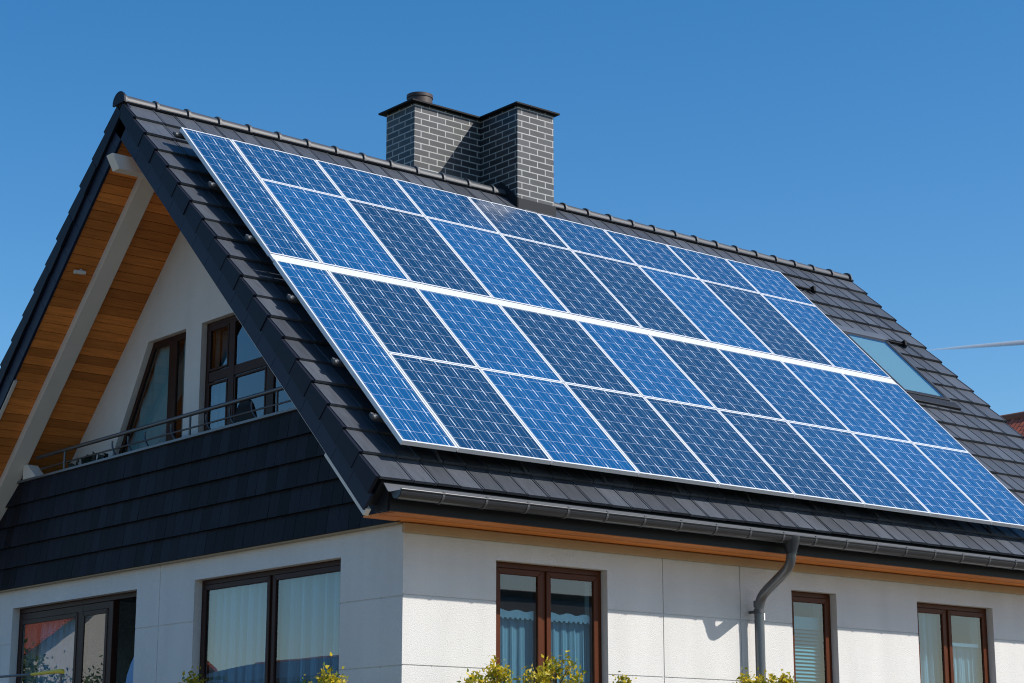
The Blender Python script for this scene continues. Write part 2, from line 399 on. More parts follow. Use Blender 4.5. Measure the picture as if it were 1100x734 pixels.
MB().prism([(4.0, -.1705, 1.68), (4.02, -.1665, 1.68), (4.02, -.1665, 1.745), (4.0, -.1705, 1.745)], [(4.0, -.166, 1.68), (4.02, -.16, 1.68), (4.02, -.16, 1.745), (4.0, -.166, 1.745)]).build('pipe_sticker', M_lace, dp)

# ------------------------------------------------------------------ ground floor walls
XW, YW, ZT = 9.68, 7.976, 2.27
def wall(M, u0, u1, v0, v1, holes, ujoints, vjoints, gap=.011, deep=.008, thick=.3, extra=()):
    """M(u, v, w): w = depth into the house. Front cladding with grooves, backing, reveals, inner face"""
    mb = MB()
    def cells(us, vs, w, g):
        for a, b in zip(us, us[1:]):
            for c, d in zip(vs, vs[1:]):
                mu, mv = (a + b) / 2, (c + d) / 2
                if any(h[0] < mu < h[1] and h[2] < mv < h[3] for h in holes): continue
                if g:
                    pa = a + (gap / 2 if a in ujoints else 0); pb = b - (gap / 2 if b in ujoints else 0)
                    pc = c + (gap / 2 if c in vjoints else 0); pd = d - (gap / 2 if d in vjoints else 0)
                    mb.quad(M(pa, pc, w), M(pb, pc, w), M(pb, pd, w), M(pa, pd, w))
                    E = [((pa, pc), (pa, pd), a in ujoints), ((pb, pc), (pb, pd), b in ujoints), ((pa, pc), (pb, pc), c in vjoints), ((pa, pd), (pb, pd), d in vjoints)]
                    for p, q, on in E:
                        if on: mb.quad(M(*p, w), M(*q, w), M(*q, w + deep), M(*p, w + deep))
                else: mb.quad(M(a, c, w), M(b, c, w), M(b, d, w), M(a, d, w))
    us = sorted({u0, u1, *ujoints, *[h[0] for h in holes], *[h[1] for h in holes]})
    vs = sorted({v0, v1, *vjoints, *[h[2] for h in holes], *[h[3] for h in holes]})
    cells(us, vs, 0, True); cells(us, vs, deep, False); cells(us, vs, thick, False)
    for h in holes:
        P = [(h[0], h[2]), (h[1], h[2]), (h[1], h[3]), (h[0], h[3])]
        for i in range(4):
            p, q = P[i], P[(i + 1) % 4]
            mb.quad(M(*p, 0), M(*q, 0), M(*q, thick), M(*p, thick))
    return mb
LW = lambda u, v, w: (u, w, v)
GW = lambda u, v, w: (w, u, v)
W1, W2, W3 = (.96, 2.21, .7, 2.03), (4.57, 5.21, .7, 2.01), (6.43, 7.67, .7, 2.01)
G1, G2 = (4.37, 7.11, 0., 2.06), (.88, 3.27, 0., 2.06)
mb = wall(LW, 0, XW, GZ, ZT, [W1, W2, W3], [2.88, 3.87, 8.6], [1.685, 1.13, .2])
mb.build('side_wall', M_white, house, recalc=False)
mb = wall(GW, 0, YW, GZ, ZT, [G1, G2], [3.92], [1.675, 1.125])
mb.build('gable_wall', M_white, house, recalc=False)
# far gable wall, back wall: plain solids
under = lambda y: ZE + (y - YE if y < YR else 2 * YR - YE - y) * (-DZ / -DY) - .42
mb = MB()
pr = [(XW - .29, .012, GZ), (XW - .29, YW + .01, GZ), (XW - .29, YW + .01, under(YW)), (XW - .29, YR, under(YR)), (XW - .29, .012, under(.012))]
mb.prism(pr, [(XW + .003, *p[1:]) for p in pr]); mb.build('far_gable_wall', M_white, house)
MB().box(.3, XW - .3, YW - .3, YW, GZ, 2.27).build('back_wall', M_white, house)
MB().box(.3, XW - .3, .3, YW - .3, -.12, 0).build('ground_floor', M_inner, house)
MB().box(.02, XW - .31, .012, YW - .02, 2.272, 2.42).build('balcony_floor', M_inner, house)
mb = MB(); mb.box(3.0, 3.1, .31, YW - .31, 0, 2.27); mb.box(.31, 2.99, 3.85, 3.95, 0, 2.27); mb.build('room_partition', M_inner, house)

# ------------------------------------------------------------------ upper gable wall, recessed
XG = .466
def holed_wall(outer, holes, M, depth, name, m, parent):
    polys = [[Vector((*p, 0)) for p in outer]] + [[Vector((*p, 0)) for p in h] for h in holes]
    tris = tessellate_polygon(polys); flat = [p for P in polys for p in P]
    mb = MB()
    for w in (0, depth):
        mb.add([M(p.x, p.y, w) for p in flat], [tuple(t) for t in tris])
    for h in holes + [outer]:
        for i in range(len(h)):
            p, q = h[i], h[(i + 1) % len(h)]
            mb.quad(M(*p, 0), M(*q, 0), M(*q, depth), M(*p, depth))
    return mb.build(name, m, parent, recalc=False)
UG = lambda u, v, w: (XG + w, u, v)
slope = 1.63
UL = [(4.43, 2.55), (6.56, 2.55), (5.21, 4.75), (4.43, 4.75)]
UR = [(1.42, 2.55), (4.12, 2.55), (4.12, 4.75), (2.77, 4.75)]
outer = [(.3, 2.43), (YW - .3, 2.43), (YW - .3, under(YW - .3) + .1), (YR, under(YR) + .1), (.3, under(.3) + .1)]
holed_wall(outer, [UL, UR], UG, .22, 'upper_gable_wall', M_white, house)
MB().prism([(2.5, 1.3, 2.43), (2.5, 6.6, 2.43), (2.5, 6.6, 3.2), (2.5, 4.5, 5.6), (2.5, 3.5, 5.6), (2.5, 1.3, 3.2)], [(2.6, 1.3, 2.43), (2.6, 6.6, 2.43), (2.6, 6.6, 3.2), (2.6, 4.5, 5.6), (2.6, 3.5, 5.6), (2.6, 1.3, 3.2)]).build('attic_partition', M_inner, house)

# ------------------------------------------------------------------ windows
def bar(mb, M, u0, u1, v0, v1, w0, w1): mb.box(u0, u1, v0, v1, w0, w1, M)
def sheer(M, u0, u1, v0, v1, w, amp=.022, per=.13, seed=0, lean=0):
    rnd = random.Random(seed); mb = MB(); n = int((u1 - u0) / .012); top = []; bot = []
    ph = rnd.random() * 6
    for i in range(n + 1):
        u = u0 + (u1 - u0) * i / n
        d = amp * (sin(2 * pi * u / per + ph + .9 * sin(u * 5 + ph)) + .5 * sin(2 * pi * u / (per * .43) + 2 * ph))
        top.append((u, v1, w + d * .7)); bot.append((u + lean * (v1 - v0), v0, w + d * 1.3))
    vs = [M(*p) for p in bot] + [M(*p) for p in top]; N = n + 1
    return mb.add(vs, [(i, i + 1, N + i + 1, N + i) for i in range(n)])
def rect_window(M, h, mullions, label, fr=M_frame, depth=.08, sill=True):
    """frame in the opening; sashes between mullions; part window > sash, glass..."""
    u0, u1, v0, v1 = h
    mb = MB(); P = [(u0 + .002, v0 + .002), (u1 - .002, v0 + .002), (u1 - .002, v1 - .002), (u0 + .002, v1 - .002)]
    ring(mb, P, offset_poly(P, .048), M, depth, depth + .07)
    for m_ in mullions: bar(mb, M, m_ - .022, m_ + .022, v0 + .05, v1 - .05, depth + .004, depth + .066)
    win = mb.build('window', fr, house, bevel=.004)
    ed = [u0 + .05] + sum([[m_ - .022, m_ + .022] for m_ in mullions], []) + [u1 - .05]
    for a, b in zip(ed[::2], ed[1::2]):
        S = [(a + .001, v0 + .052), (b - .001, v0 + .052), (b - .001, v1 - .052), (a + .001, v1 - .052)]
        sm = MB(); I = offset_poly(S, .05); ring(sm, S, I, M, depth - .014, depth + .05)
        sm.build('sash', fr, win, bevel=.005)
        MB().quad(*[M(*p, depth + .002) for p in I]).build('pane', M_glass, win, recalc=False)
    if sill: MB().box(u0 - .03, u1 + .03, v0 - .03, v0 - .004, -.06, depth, M).build('sill', M_drip, win)
    return win
w1 = rect_window(LW, W1, [1.545], 'w1')
sheer(LW, 1.03, 2.14, .7, 1.60, .155, .012, .11, 3).build('lace_curtain', M_curtain, w1)
mb = MB(); n = 40                              # scalloped lace header
for i in range(n):
    a, b = 1.04 + 1.09 * i / n, 1.04 + 1.09 * (i + 1) / n
    mb.box(a, b, 1.575 - .012 * (i % 2), 1.635 + .008 * sin(i * .9), .125, .131, LW)
mb.build('lace_header', M_lace, w1)
w2 = rect_window(LW, W2, [], 'w2')
mb = MB()
for i in range(26):
    z = .75 + i * .035
    mb.prism([LW(4.64, z, .15), LW(5.14, z, .15), LW(5.14, z + .022, .172), LW(4.64, z + .022, .172)], [LW(4.64, z + .003, .149), LW(5.14, z + .003, .149), LW(5.14, z + .025, .171), LW(4.64, z + .025, .171)])
mb.box(4.64, 5.14, 1.66, 1.78, .15, .17, LW)
mb.build('venetian_blind', M_blind, w2)
w3 = rect_window(LW, W3, [6.985], 'w3')
sheer(LW, 6.5, 6.95, .7, 1.93, .2, .04, .12, 5).build('net_curtain', M_curtain, w3)
sheer(LW, 7.03, 7.6, .7, 1.62, .17, .014, .1, 6).build('lace_curtain', M_curtain, w3)
MB().box(7.03, 7.58, 1.6, 1.635, .13, .135, LW).build('lace_header', M_lace, w3)
g2 = rect_window(GW, G2, [2.05], 'g2', M_frame_dark)
sheer(GW, .95, 2.02, .02, 1.97, .20, .04, .16, 8).build('net_curtain', M_curtain, g2)
sheer(GW, 2.1, 3.18, .02, 1.97, .20, .04, .14, 9).build('net_curtain', M_curtain, g2)
# left ground-floor gable window: two fixed fields, the third sash stands tilted open
h = G1; mb = MB(); P = [(h[0] + .002, .002), (h[1] - .002, .002), (h[1] - .002, h[3] - .002), (h[0] + .002, h[3] - .002)]
ring(mb, P, offset_poly(P, .055), GW, .08, .15)
for u in (5.68, 5.03): bar(mb, GW, u - .05, u + .05, .06, 2.0, .076, .146)
bar(mb, GW, 5.08, 7.05, 1.93, 2.0, .078, .144)
g1 = mb.build('window', M_frame_dark, house, bevel=.004)
for (a, b) in ((5.73, 7.05), (5.08, 5.63)):
    S = [(a, .06), (b, .06), (b, 1.93), (a, 1.93)]; sm = MB(); I = offset_poly(S, .05); ring(sm, S, I, GW, .07, .13); sm.build('sash', M_frame_dark, g1, bevel=.005)
    MB().quad(*[GW(*p, .078) for p in I]).build('pane', M_glass, g1, recalc=False)
TL = lambda u, v, w: (.10 + w + (v - .06) * .15, u, v)
S = [(4.44, .07), (4.97, .07), (4.97, 1.97), (4.44, 1.97)]; sm = MB(); I = offset_poly(S, .07); ring(sm, S, I, TL, .03, .09); sm.build('tilted_sash', M_frame, g1, bevel=.005)
sheer(GW, 5.9, 6.75, .02, 1.97, .20, .04, .12, 11, lean=.12).build('net_curtain', M_curtain, g1)
mb = MB(); n = 14
for i in range(n):
    def cp(t): z = 1.56 - 1.5 * t; return z, 4.378 + .56 * t ** .8
    (z, y), (z2, y2) = cp(i / n), cp((i + 1) / n)
    mb.quad(GW(4.376, z, .06), GW(y, z, .045 + .02 * sin(z * 9)), GW(y2, z2, .045 + .02 * sin(z2 * 9)), GW(4.376, z2, .06))
mb.build('blue_curtain', M_drape, g1, smooth=True)
# attic windows (polygons)
def poly_window(P, bars, panes_extra=None, depth=.075):
    mb = MB(); Q = offset_poly(P, .003); I = offset_poly(P, .045); ring(mb, Q, I, UG, depth - .015, depth + .07)
    for b in bars: bar(mb, UG, *b, depth - .013 - b_off(b), depth + .065)
    w = mb.build('window', M_frame_dark, house, bevel=.004)
    MB().quad(*[UG(*p, depth - .006) for p in I]).build('pane', M_glass, w, recalc=False)
    I2 = offset_poly(P, .075); sm = MB(); ring(sm, offset_poly(P, .047), I2, UG, depth - .022, depth + .03); sm.build('sash', M_frame_dark, w, bevel=.004)
    return w
def b_off(b): return .004 if (b[1] - b[0]) > (b[3] - b[2]) else .008
ul = poly_window(UL, [(4.70, 4.86, 2.62, 4.69)])
sheer(UG, 4.5, 6.3, 2.5, 4.7, .13, .012, .3, 12).build('net_curtain', mat('greyish net curtain', (.40, .46, .44), .9), ul)
ur = poly_window(UR, [(3.56, 3.67, 2.62, 4.69), (1.75, 4.06, 4.13, 4.23), (2.83, 2.96, 2.62, 4.13), (2.0, 2.05, 2.62, 3.2)])
for (a, b, c, d) in ((3.68, 4.05, 4.24, 4.68), (3.68, 4.05, 2.7, 4.12), (2.97, 3.55, 2.7, 4.12)):
    S = [(a, c), (b, c), (b, d), (a, d)]; sm = MB(); ring(sm, S, offset_poly(S, .024), UG, .054, .1); sm.build('sash', M_frame_dark, ur, bevel=.004)
sheer(UG, 3.75, 4.1, 2.5, 4.7, .26, .03, .16, 14).build('net_curtain', M_curtain, ur)

# ------------------------------------------------------------------ balcony front in slate shingles
ZB = 3.40; mb = MB(); rows = 5; hh = (ZB - 2.27) / rows
for k in range(rows + 0):
    z0 = 2.262 + k * hh; z1 = z0 + hh + .02; y = -.32 - random.random() * .1
    while y < YW + .32:
        wd = .165; y2 = y + wd
        # clip to underside of the roof
        def clipy(yy, z): 
            lo = YE + (z + .44 - ZE) / (DZ / DY); hi = 2 * YR - lo; return min(max(yy, lo), hi)
        a0, b0, a1, b1 = clipy(y + .002, z0), clipy(y2 - .002, z0), clipy(y + .002, z1), clipy(y2 - .002, z1)
        if z0 < 2.3: a0, b0 = max(a0, -.055), max(b0, -.055)
        if b0 - a0 > .01 or b1 - a1 > .01:
            j = random.uniform(0, .003)
            mb.prism([(-.09 - j, a0, z0), (-.09 - j, b0, z0), (-.055, b1, z1), (-.055, a1, z1)][::1],
                     [(-.07, a0, z0), (-.07, b0, z0), (-.045, b1, z1), (-.045, a1, z1)])
        y = y2
bal = mb.build('balcony_front', M_shingle, house)
z0 = 2.275; lo = lambda z: YE + (z + .40 - ZE) / (DZ / DY)
pr = [(-.05, lo(2.275), 2.275), (-.05, 2 * YR - lo(2.275), 2.275), (-.05, 2 * YR - lo(3.4), 3.4), (-.05, lo(3.4), 3.4)]
MB().prism(pr, [(.02, *p[1:]) for p in pr]).build('parapet', M_dark, bal)
MB().box(-.088, .045, lo(3.42) + .05, 2 * YR - lo(3.42) - .05, 3.402, 3.425).build('coping', M_drip, bal)
MB().box(-.07, -.002, .0, YW, 2.250, 2.261).build('shingle_drip_strip', mat('beige strip', (.36, .29, .2), .6), bal)
MB().prism([(-.09, 6.55, 3.427), (-.09, 6.86, 3.427), (-.09, 6.86, 3.58), (-.09, 6.76, 3.58)], [(.03, 6.55, 3.427), (.03, 6.86, 3.427), (.03, 6.86, 3.58), (.03, 6.76, 3.58)]).build('coping_end', M_whitewood, bal)
# railing
rl = MB().tube([(-.01, 1.2, 3.655), (-.01, 6.7, 3.655)], .021, 10).build('railing', M_steel, house, smooth=True)
MB().tube([(-.01, 1.35, 3.52), (-.01, 6.6, 3.52)], .0095, 8).build('lower_rail', M_steel, rl, smooth=True)
for y in (6.05, 3.45, 1.92):
    MB().tube([(-.01, y, 3.42), (-.01, y, 3.64)], .012, 8).build('railing_post', M_steel, rl, smooth=True)
for i, y in enumerate((4.95, 4.62, 4.28, 3.76, 3.1, 2.68, 2.3)):
    MB().tube(smoothpath([(-.01, y + .05, 3.61), (-.01, y + .05, 3.55), (-.01, y + .01, 3.49), (-.01, y - .06, 3.43)]), .0095, 8).build('baluster', M_steel, rl, smooth=True)

# ------------------------------------------------------------------ chimneys (parts of the house)
def chimney(x0, x1, y0, y1, ztop, zbase, capx, capy, pot=None, flash=None):
    c = MB().box(x0, x1, y0, y1, zbase, ztop).build('chimney', M_brick, house, bevel=.003)
    k = MB(); ax, bx = capx; ay, by = capy
    k.prism([(ax, ay, ztop), (bx, ay, ztop), (bx, by, ztop), (ax, by, ztop)], [(ax, ay, ztop + .022), (bx, ay, ztop + .022), (bx, by, ztop + .022), (ax, by, ztop + .022)])
    k.prism([(ax + .03, ay + .03, ztop + .022), (bx - .0, ay + .03, ztop + .022), (bx, by - .03, ztop + .022), (ax + .03, by - .03, ztop + .022)],
            [(ax + .12, ay + .12, ztop + .052), (bx - .1, ay + .12, ztop + .052), (bx - .1, by - .12, ztop + .052), (ax + .12, by - .12, ztop + .052)])
    k.build('chimney_cap', M_black, c, bevel=.003)
    if pot:
        px, py, r = pot
        MB().tube([(px, py, ztop + .03), (px, py, ztop + .16), (px, py, ztop + .20), (px, py, ztop + .202), (px, py, ztop + .24), (px, py, ztop + .245)], [r, r, r * .98, r * 1.04, r * 1.04, r * .8], 24).build('chimney_pot', mat('dark clay pot', (.05, .032, .028), .6, var=.2), c, smooth=True)
    return c
ZC = 7.85
cl = chimney(3.31, 4.278, 4.40, 4.95, ZC, 5.6, (3.24, 4.278), (4.345, 5.02), pot=(3.62, 4.72, .15))
cr = chimney(4.28, 4.83, 3.72, 4.95, ZC, 5.6, (4.225, 4.885), (3.665, 5.02))
MB().box(4.265, 4.845, 3.70, 3.718, 6.4, 6.73).build('flashing', M_dark, cr)
MB().prism([(4.262, 3.70, 6.5), (4.262, 3.70, 6.73), (4.262, 4.0, 6.99), (4.262, 4.398, 6.73), (4.262, 4.398, 6.3)], [(4.278, 3.70, 6.5), (4.278, 3.70, 6.73), (4.278, 4.0, 6.99), (4.278, 4.398, 6.73), (4.278, 4.398, 6.3)]).build('flashing', M_dark, cr)
MB().box(3.30, 4.06, 4.385, 4.398, 6.4, 6.97).build('flashing', M_drip, cl)

# ------------------------------------------------------------------ roof window
sk = MB(); S = [(8.5, 1.84), (9.36, 1.84), (9.36, 3.16), (8.5, 3.16)]
ring(sk, S, offset_poly(S, .065), F, -.02, .055)
sky = sk.build('roof_window', M_dark, roof, bevel=.008)
I = offset_poly(S, .064); MB().quad(*[F(*p, .05) for p in I]).build('pane', M_skyglass, sky, recalc=False)
MB().quad(*[F(*p, .03) for p in I]).build('roller_blind', mat('pale teal roller blind', (.27, .42, .45), .8), sky, recalc=False)
MB().box(8.42, 9.44, 1.70, 1.838, .0, .05, F).build('top_flashing', M_drip, sky, bevel=.006)
MB().box(8.42, 9.44, 3.162, 3.30, .0, .045, F).build('apron_flashing', M_dark, sky, bevel=.006)
MB().box(9.362, 9.42, 1.84, 3.16, .0, .035, F).build('side_flashing', M_drip, sky)
for (x, t) in ((8.86, .80), (9.70, 1.83)):
    mb = MB(); mb.box(x - .34, x + .03, t - .012, t + .012, .012, .05, F); mb.prism([F(x, t - .06, .012), F(x + .05, t - .03, .012), F(x + .05, t + .05, .012), F(x, t + .05, .012)], [F(x, t - .01, .10), F(x + .04, t - .01, .10), F(x + .04, t + .05, .06), F(x, t + .05, .06)])
    mb.build('snow_stop', M_black, roof, bevel=.004)

# ------------------------------------------------------------------ solar array
XA, CW0, PW = -.361, .563, .991
T = [.849, 1.640, 3.190, 4.626, 6.003]; T2b = 3.294
H = .198
cols = [(XA, XA + CW0)] + [(XA + CW0 + k * PW, XA + CW0 + (k + 1) * PW) for k in range(8)]
rot = Matrix(((1, 0, 0), (0, -DY, DZ * -1 * -1 * -1), (0, -DZ, -DY * 1)))  # local x, y (up slope), z (normal)
ex = Vector((1, 0, 0)); ey = Vector((0, -DY, -DZ)); ez = Vector((0, DZ, -DY))
R3 = Matrix((ex, ey, ez)).transposed().to_4x4()
def panel_meshes(w, l):
    fr = MB(); O = [(0.006, 0.004), (w - .006, .004), (w - .006, l - .004), (.006, l - .004)]
    ring(fr, O, offset_poly(O, .017), lambda a, b, c: (a, b, c), -.04, 0)
    gl = MB(); gl.box(.0232, w - .0232, .0212, l - .0212, -.012, -.004)
    bk = MB(); return fr, gl
protos = {}
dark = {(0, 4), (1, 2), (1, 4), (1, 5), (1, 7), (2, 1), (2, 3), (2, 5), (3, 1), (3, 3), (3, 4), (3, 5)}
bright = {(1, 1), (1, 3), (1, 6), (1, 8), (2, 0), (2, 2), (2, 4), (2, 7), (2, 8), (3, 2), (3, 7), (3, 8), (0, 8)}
ordn = ['first', 'second', 'third', 'fourth', 'fifth', 'sixth', 'seventh', 'eighth', 'ninth']
rown = ['short top row', 'second row down', 'third row down', 'bottom row']
def place_panel(c, r, t0, t1, label):
    (xa, xb) = cols[c]; w = round(xb - xa, 4); l = round(t1 - t0, 4); key = (w, l)
    e = thing('solar_panel', label, 'solar panel', F(xa, t1, H), 'solar panels on the front roof slope', local=True)
    e.rotation_euler = R3.to_euler()
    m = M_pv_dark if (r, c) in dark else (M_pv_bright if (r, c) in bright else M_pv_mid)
    if key not in protos:
        fr, gl = panel_meshes(w, l)
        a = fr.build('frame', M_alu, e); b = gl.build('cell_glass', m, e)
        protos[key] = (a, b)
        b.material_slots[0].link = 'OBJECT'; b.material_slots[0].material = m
    else:
        for src in protos[key]:
            o = src.copy(); C.objects.link(o); o.parent = e
            if src is protos[key][1]: o.material_slots[0].link = 'OBJECT'; o.material_slots[0].material = m
tone = lambda r, c: 'dark blue' if (r, c) in dark else ('bright blue' if (r, c) in bright else 'blue')
place_panel(0, 0, T[0], T[2], 'narrow tall blue solar panel at the top of the column nearest the gable')
place_panel(0, 2, T2b, T[4], 'narrow tall bright blue solar panel at the bottom of the column nearest the gable')
for c in range(1, 9):
    for r, (a, b) in enumerate(((T[0], T[1]), (T[1], T[2]), (T2b, T[3]), (T[3], T[4]))):
        where = '%s wide column from the gable' % ordn[c - 1] if c < 8 else 'wide column nearest the roof window'
        place_panel(c, r, a, b, '%s solar panel in the %s, %s' % (tone(r, c), rown[r], where))
# white cover strip between the two tiers, rails with end clamps
XE = cols[-1][1]
tag(MB().box(XA + .004, XE - .004, T[2] + .004, T2b - .004, H - .03, H - .004, F).build('cover_strip', M_alu, None), 'long white aluminium strip between the upper and lower tiers of solar panels', 'strip')
for i, (t, w) in enumerate(zip((.90, 1.88, 2.84, 3.84, 4.82, 5.6), ('uppermost, below the ridge', 'second from the ridge', 'third from the ridge', 'third from the gutter', 'second from the gutter', 'lowest, above the gutter'))):
    e = thing('mounting_rail', 'aluminium mounting rail poking out beside the verge tiles, ' + w, 'rail', F(XA, t, .06), 'mounting rails under the solar panels')
    MB().box(XA - .03, XE - .02, t - .02, t + .02, .105, .152, F).build('rail_bar', M_rail, e)
    mb = MB(); mb.tube([F(XA - .06, t, .128), F(XA - .05, t, .128), F(XA - .01, t, .128), F(XA + .02, t, .128)], [.012, .024, .027, .024], 10)
    mb.box(XA - .05, XA - .02, t - .05, t + .02, .11, .14, F)
    mb.build('end_clamp', M_rail, e, smooth=True)
    if i == 5:
        for k in range(10):
            x = .12 + k * .9
            MB().prism([F(x, t, .10), F(x + .028, t, .10), F(x + .028, t, .106), F(x, t, .106)], [F(x, t + .36, .022), F(x + .028, t + .36, .022), F(x + .028, t + .36, .028), F(x, t + .36, .028)]).build('rail_hook', M_rail, e)

# ------------------------------------------------------------------ things on the balcony
ch = thing('balcony_chair', 'black chair with tall rounded back behind the balcony railing', 'chair', (.22, 2.72, 2.42))
def chair(ch, x, y, hb, wd, zb=2.42):
    mb = MB(); n = 14; pr = []
    for i in range(n + 1):
        a = pi * i / n; pr.append((y + wd / 2 * cos(a), zb + .72 * hb + .28 * hb * sin(a)))
    pr = [(y + wd / 2 * .9, zb + .42)] + pr + [(y - wd / 2 * .9, zb + .42)]
    mb.prism([(x - .015, *p) for p in pr], [(x + .02, *p) for p in pr]); mb.build('backrest', M_black, ch, bevel=.008)
    MB().box(x + .0, x + .2, y - wd / 2, y + wd / 2, zb + .4, zb + .43).build('seat', M_black, ch, bevel=.01)
    for dx in (.01, .18):
        for dy in (-wd / 2 + .03, wd / 2 - .03):
            MB().tube([(x + dx, y + dy, zb), (x + dx, y + dy, zb + .4)], .012, 8).build('leg', M_black, ch, smooth=True)
chair(ch, .15, 2.72, 1.30, .42)
ch2 = thing('balcony_chair', 'lower black chair with only its domed top showing above the balcony parapet', 'chair', (.22, 2.3, 2.42))
chair(ch2, .18, 2.33, 1.11, .3)
pp = thing('potted_plant', 'dark leafy potted plant at the left end of the balcony', 'plant', (.2, 5.8, 2.42))
MB().tube([(.2, 5.8, 2.42), (.2, 5.8, 2.75)], [.13, .17], 16).build('pot', M_black, pp, smooth=True)
def leaves(mb, n, fn, size, rnd, up=.3):
    for _ in range(n):
        p = Vector(fn(rnd)); a = Vector((rnd.gauss(0, 1), rnd.gauss(0, 1), rnd.gauss(0, 1) + up)).normalized()
        b = a.orthogonal().normalized(); b.rotate(Matrix.Rotation(rnd.random() * 6.28, 3, a)) ; c = a.cross(b)
        s = size * rnd.uniform(.6, 1.3)
        mb.add([p - b * s * .3, p + c * s * .35 + b * s * .1, p + b * s, p - c * s * .35 + b * s * .1], [(0, 1, 2, 3)])
rnd = random.Random(3); mb = MB()
leaves(mb, 900, lambda r: (.16 + r.gauss(0, .07), 5.85 + r.gauss(0, .2), 3.05 + r.gauss(0, .28)), .09, rnd)
for v in range(len(mb.v)): mb.v[v] = (min(mb.v[v][0], .44), mb.v[v][1], mb.v[v][2] if mb.v[v][2] < 3.6 else 3.0 + (mb.v[v][2] - 3.6))
mb.build('foliage', mat('dark leaves', (.02, .03, .018), .6), pp, recalc=False)

# ------------------------------------------------------------------ shrubs along the walls
def shrub(x, y, lobes, label, seed, name='shrub', leaf=.032, dens=1700):
    rnd = random.Random(seed); e = thing(name, label, 'shrub', (x, y, GZ), 'yellow green shrubs along the house walls')
    st = MB(); fo = MB()
    for (lx, ly, lz, sx, sz) in lobes:
        st.tube([(x + (lx - x) * .1, y, GZ), (x + (lx - x) * .6, (y + ly) / 2, GZ + (lz - GZ) * .5), (lx, ly, lz)], [.02, .012, .004], 6)
        for _ in range(9):
            a = rnd.random() * 6.28; q = rnd.uniform(.3, 1)
            tip = (lx + sx * q * cos(a), ly + sx * q * sin(a), lz + sz * rnd.uniform(-1, .9) * (1.1 - q * .6))
            st.tube([(lx + (tip[0] - lx) * .1, ly, lz - sz * 1.5), tip], [.006, .002], 5)
            leaves(fo, int(dens / 40), lambda r, t=tip: (t[0] + r.gauss(0, .03), t[1] + r.gauss(0, .03), t[2] + r.gauss(0, .05)), leaf, rnd)
        # lower body
        leaves(fo, dens // 2, lambda r: (lx + r.gauss(0, sx * .6), ly + r.gauss(0, sx * .5), lz - sz - abs(r.gauss(0, .5))), leaf, rnd)
    st.build('stems', M_bark, e, smooth=True); fo.build('foliage', M_leafy, e, recalc=False)
shrub(.62, -.45, [(.42, -.45, .97, .10, .06), (.62, -.45, 1.03, .10, .09)], 'sparse yellow green shrub left of the wide two sash window in the sunlit wall', 21)
shrub(1.12, -.45, [(1.0, -.45, 1.0, .14, .10), (1.22, -.45, 1.10, .12, .10), (1.37, -.45, .97, .1, .08)], 'full yellow green shrub in front of the wide window in the sunlit wall', 22)
shrub(3.55, -.42, [(3.4, -.42, 1.04, .10, .08), (3.72, -.42, 1.08, .07, .08)], 'small yellow green shrub left of the downpipe', 23)
shrub(3.98, -.5, [(3.92, -.5, 1.08, .07, .08)], 'thin upright yellow green shrub in front of the downpipe', 24)
shrub(2.03, -.4, [(2.03, -.4, .98, .05, .06)], 'small yellow green shrub tip right of the wide window in the sunlit wall', 25)
shrub(-.5, .35, [(-.5, .38, .97, .12, .07), (-.5, .2, .93, .09, .06)], 'yellow shrub in front of the two part window in the shaded gable wall', 26)
shrub(-.5, 2.38, [(-.5, 2.38, 1.03, .06, .04)], 'shrub tip at the left edge of the two part gable window', 27)
# thin rail with a yellow end, lower left
e = thing('garden_rail', 'thin grey rail with yellow painted end and bent down post by the gable', 'rail', (-.8, 4.26, GZ))
MB().tube([(-.8, 7.4, 1.255), (-.8, 4.9, 1.235)], .012, 8).build('bar', M_steel, e, smooth=True)
MB().tube([(-.8, 4.9, 1.235), (-.8, 4.36, 1.24), (-.8, 4.27, 1.235), (-.8, 4.24, 1.225)], [.014, .02, .024, .016], 8).build('yellow_end', M_yellow, e, smooth=True)
MB().tube([(-.8, 4.28, 1.22), (-.8, 4.28, GZ)], .012, 8).build('post', M_steel, e, smooth=True)
MB().tube([(-.8, 7.3, 1.25), (-.8, 7.3, GZ)], .012, 8).build('post', M_steel, e, smooth=True)

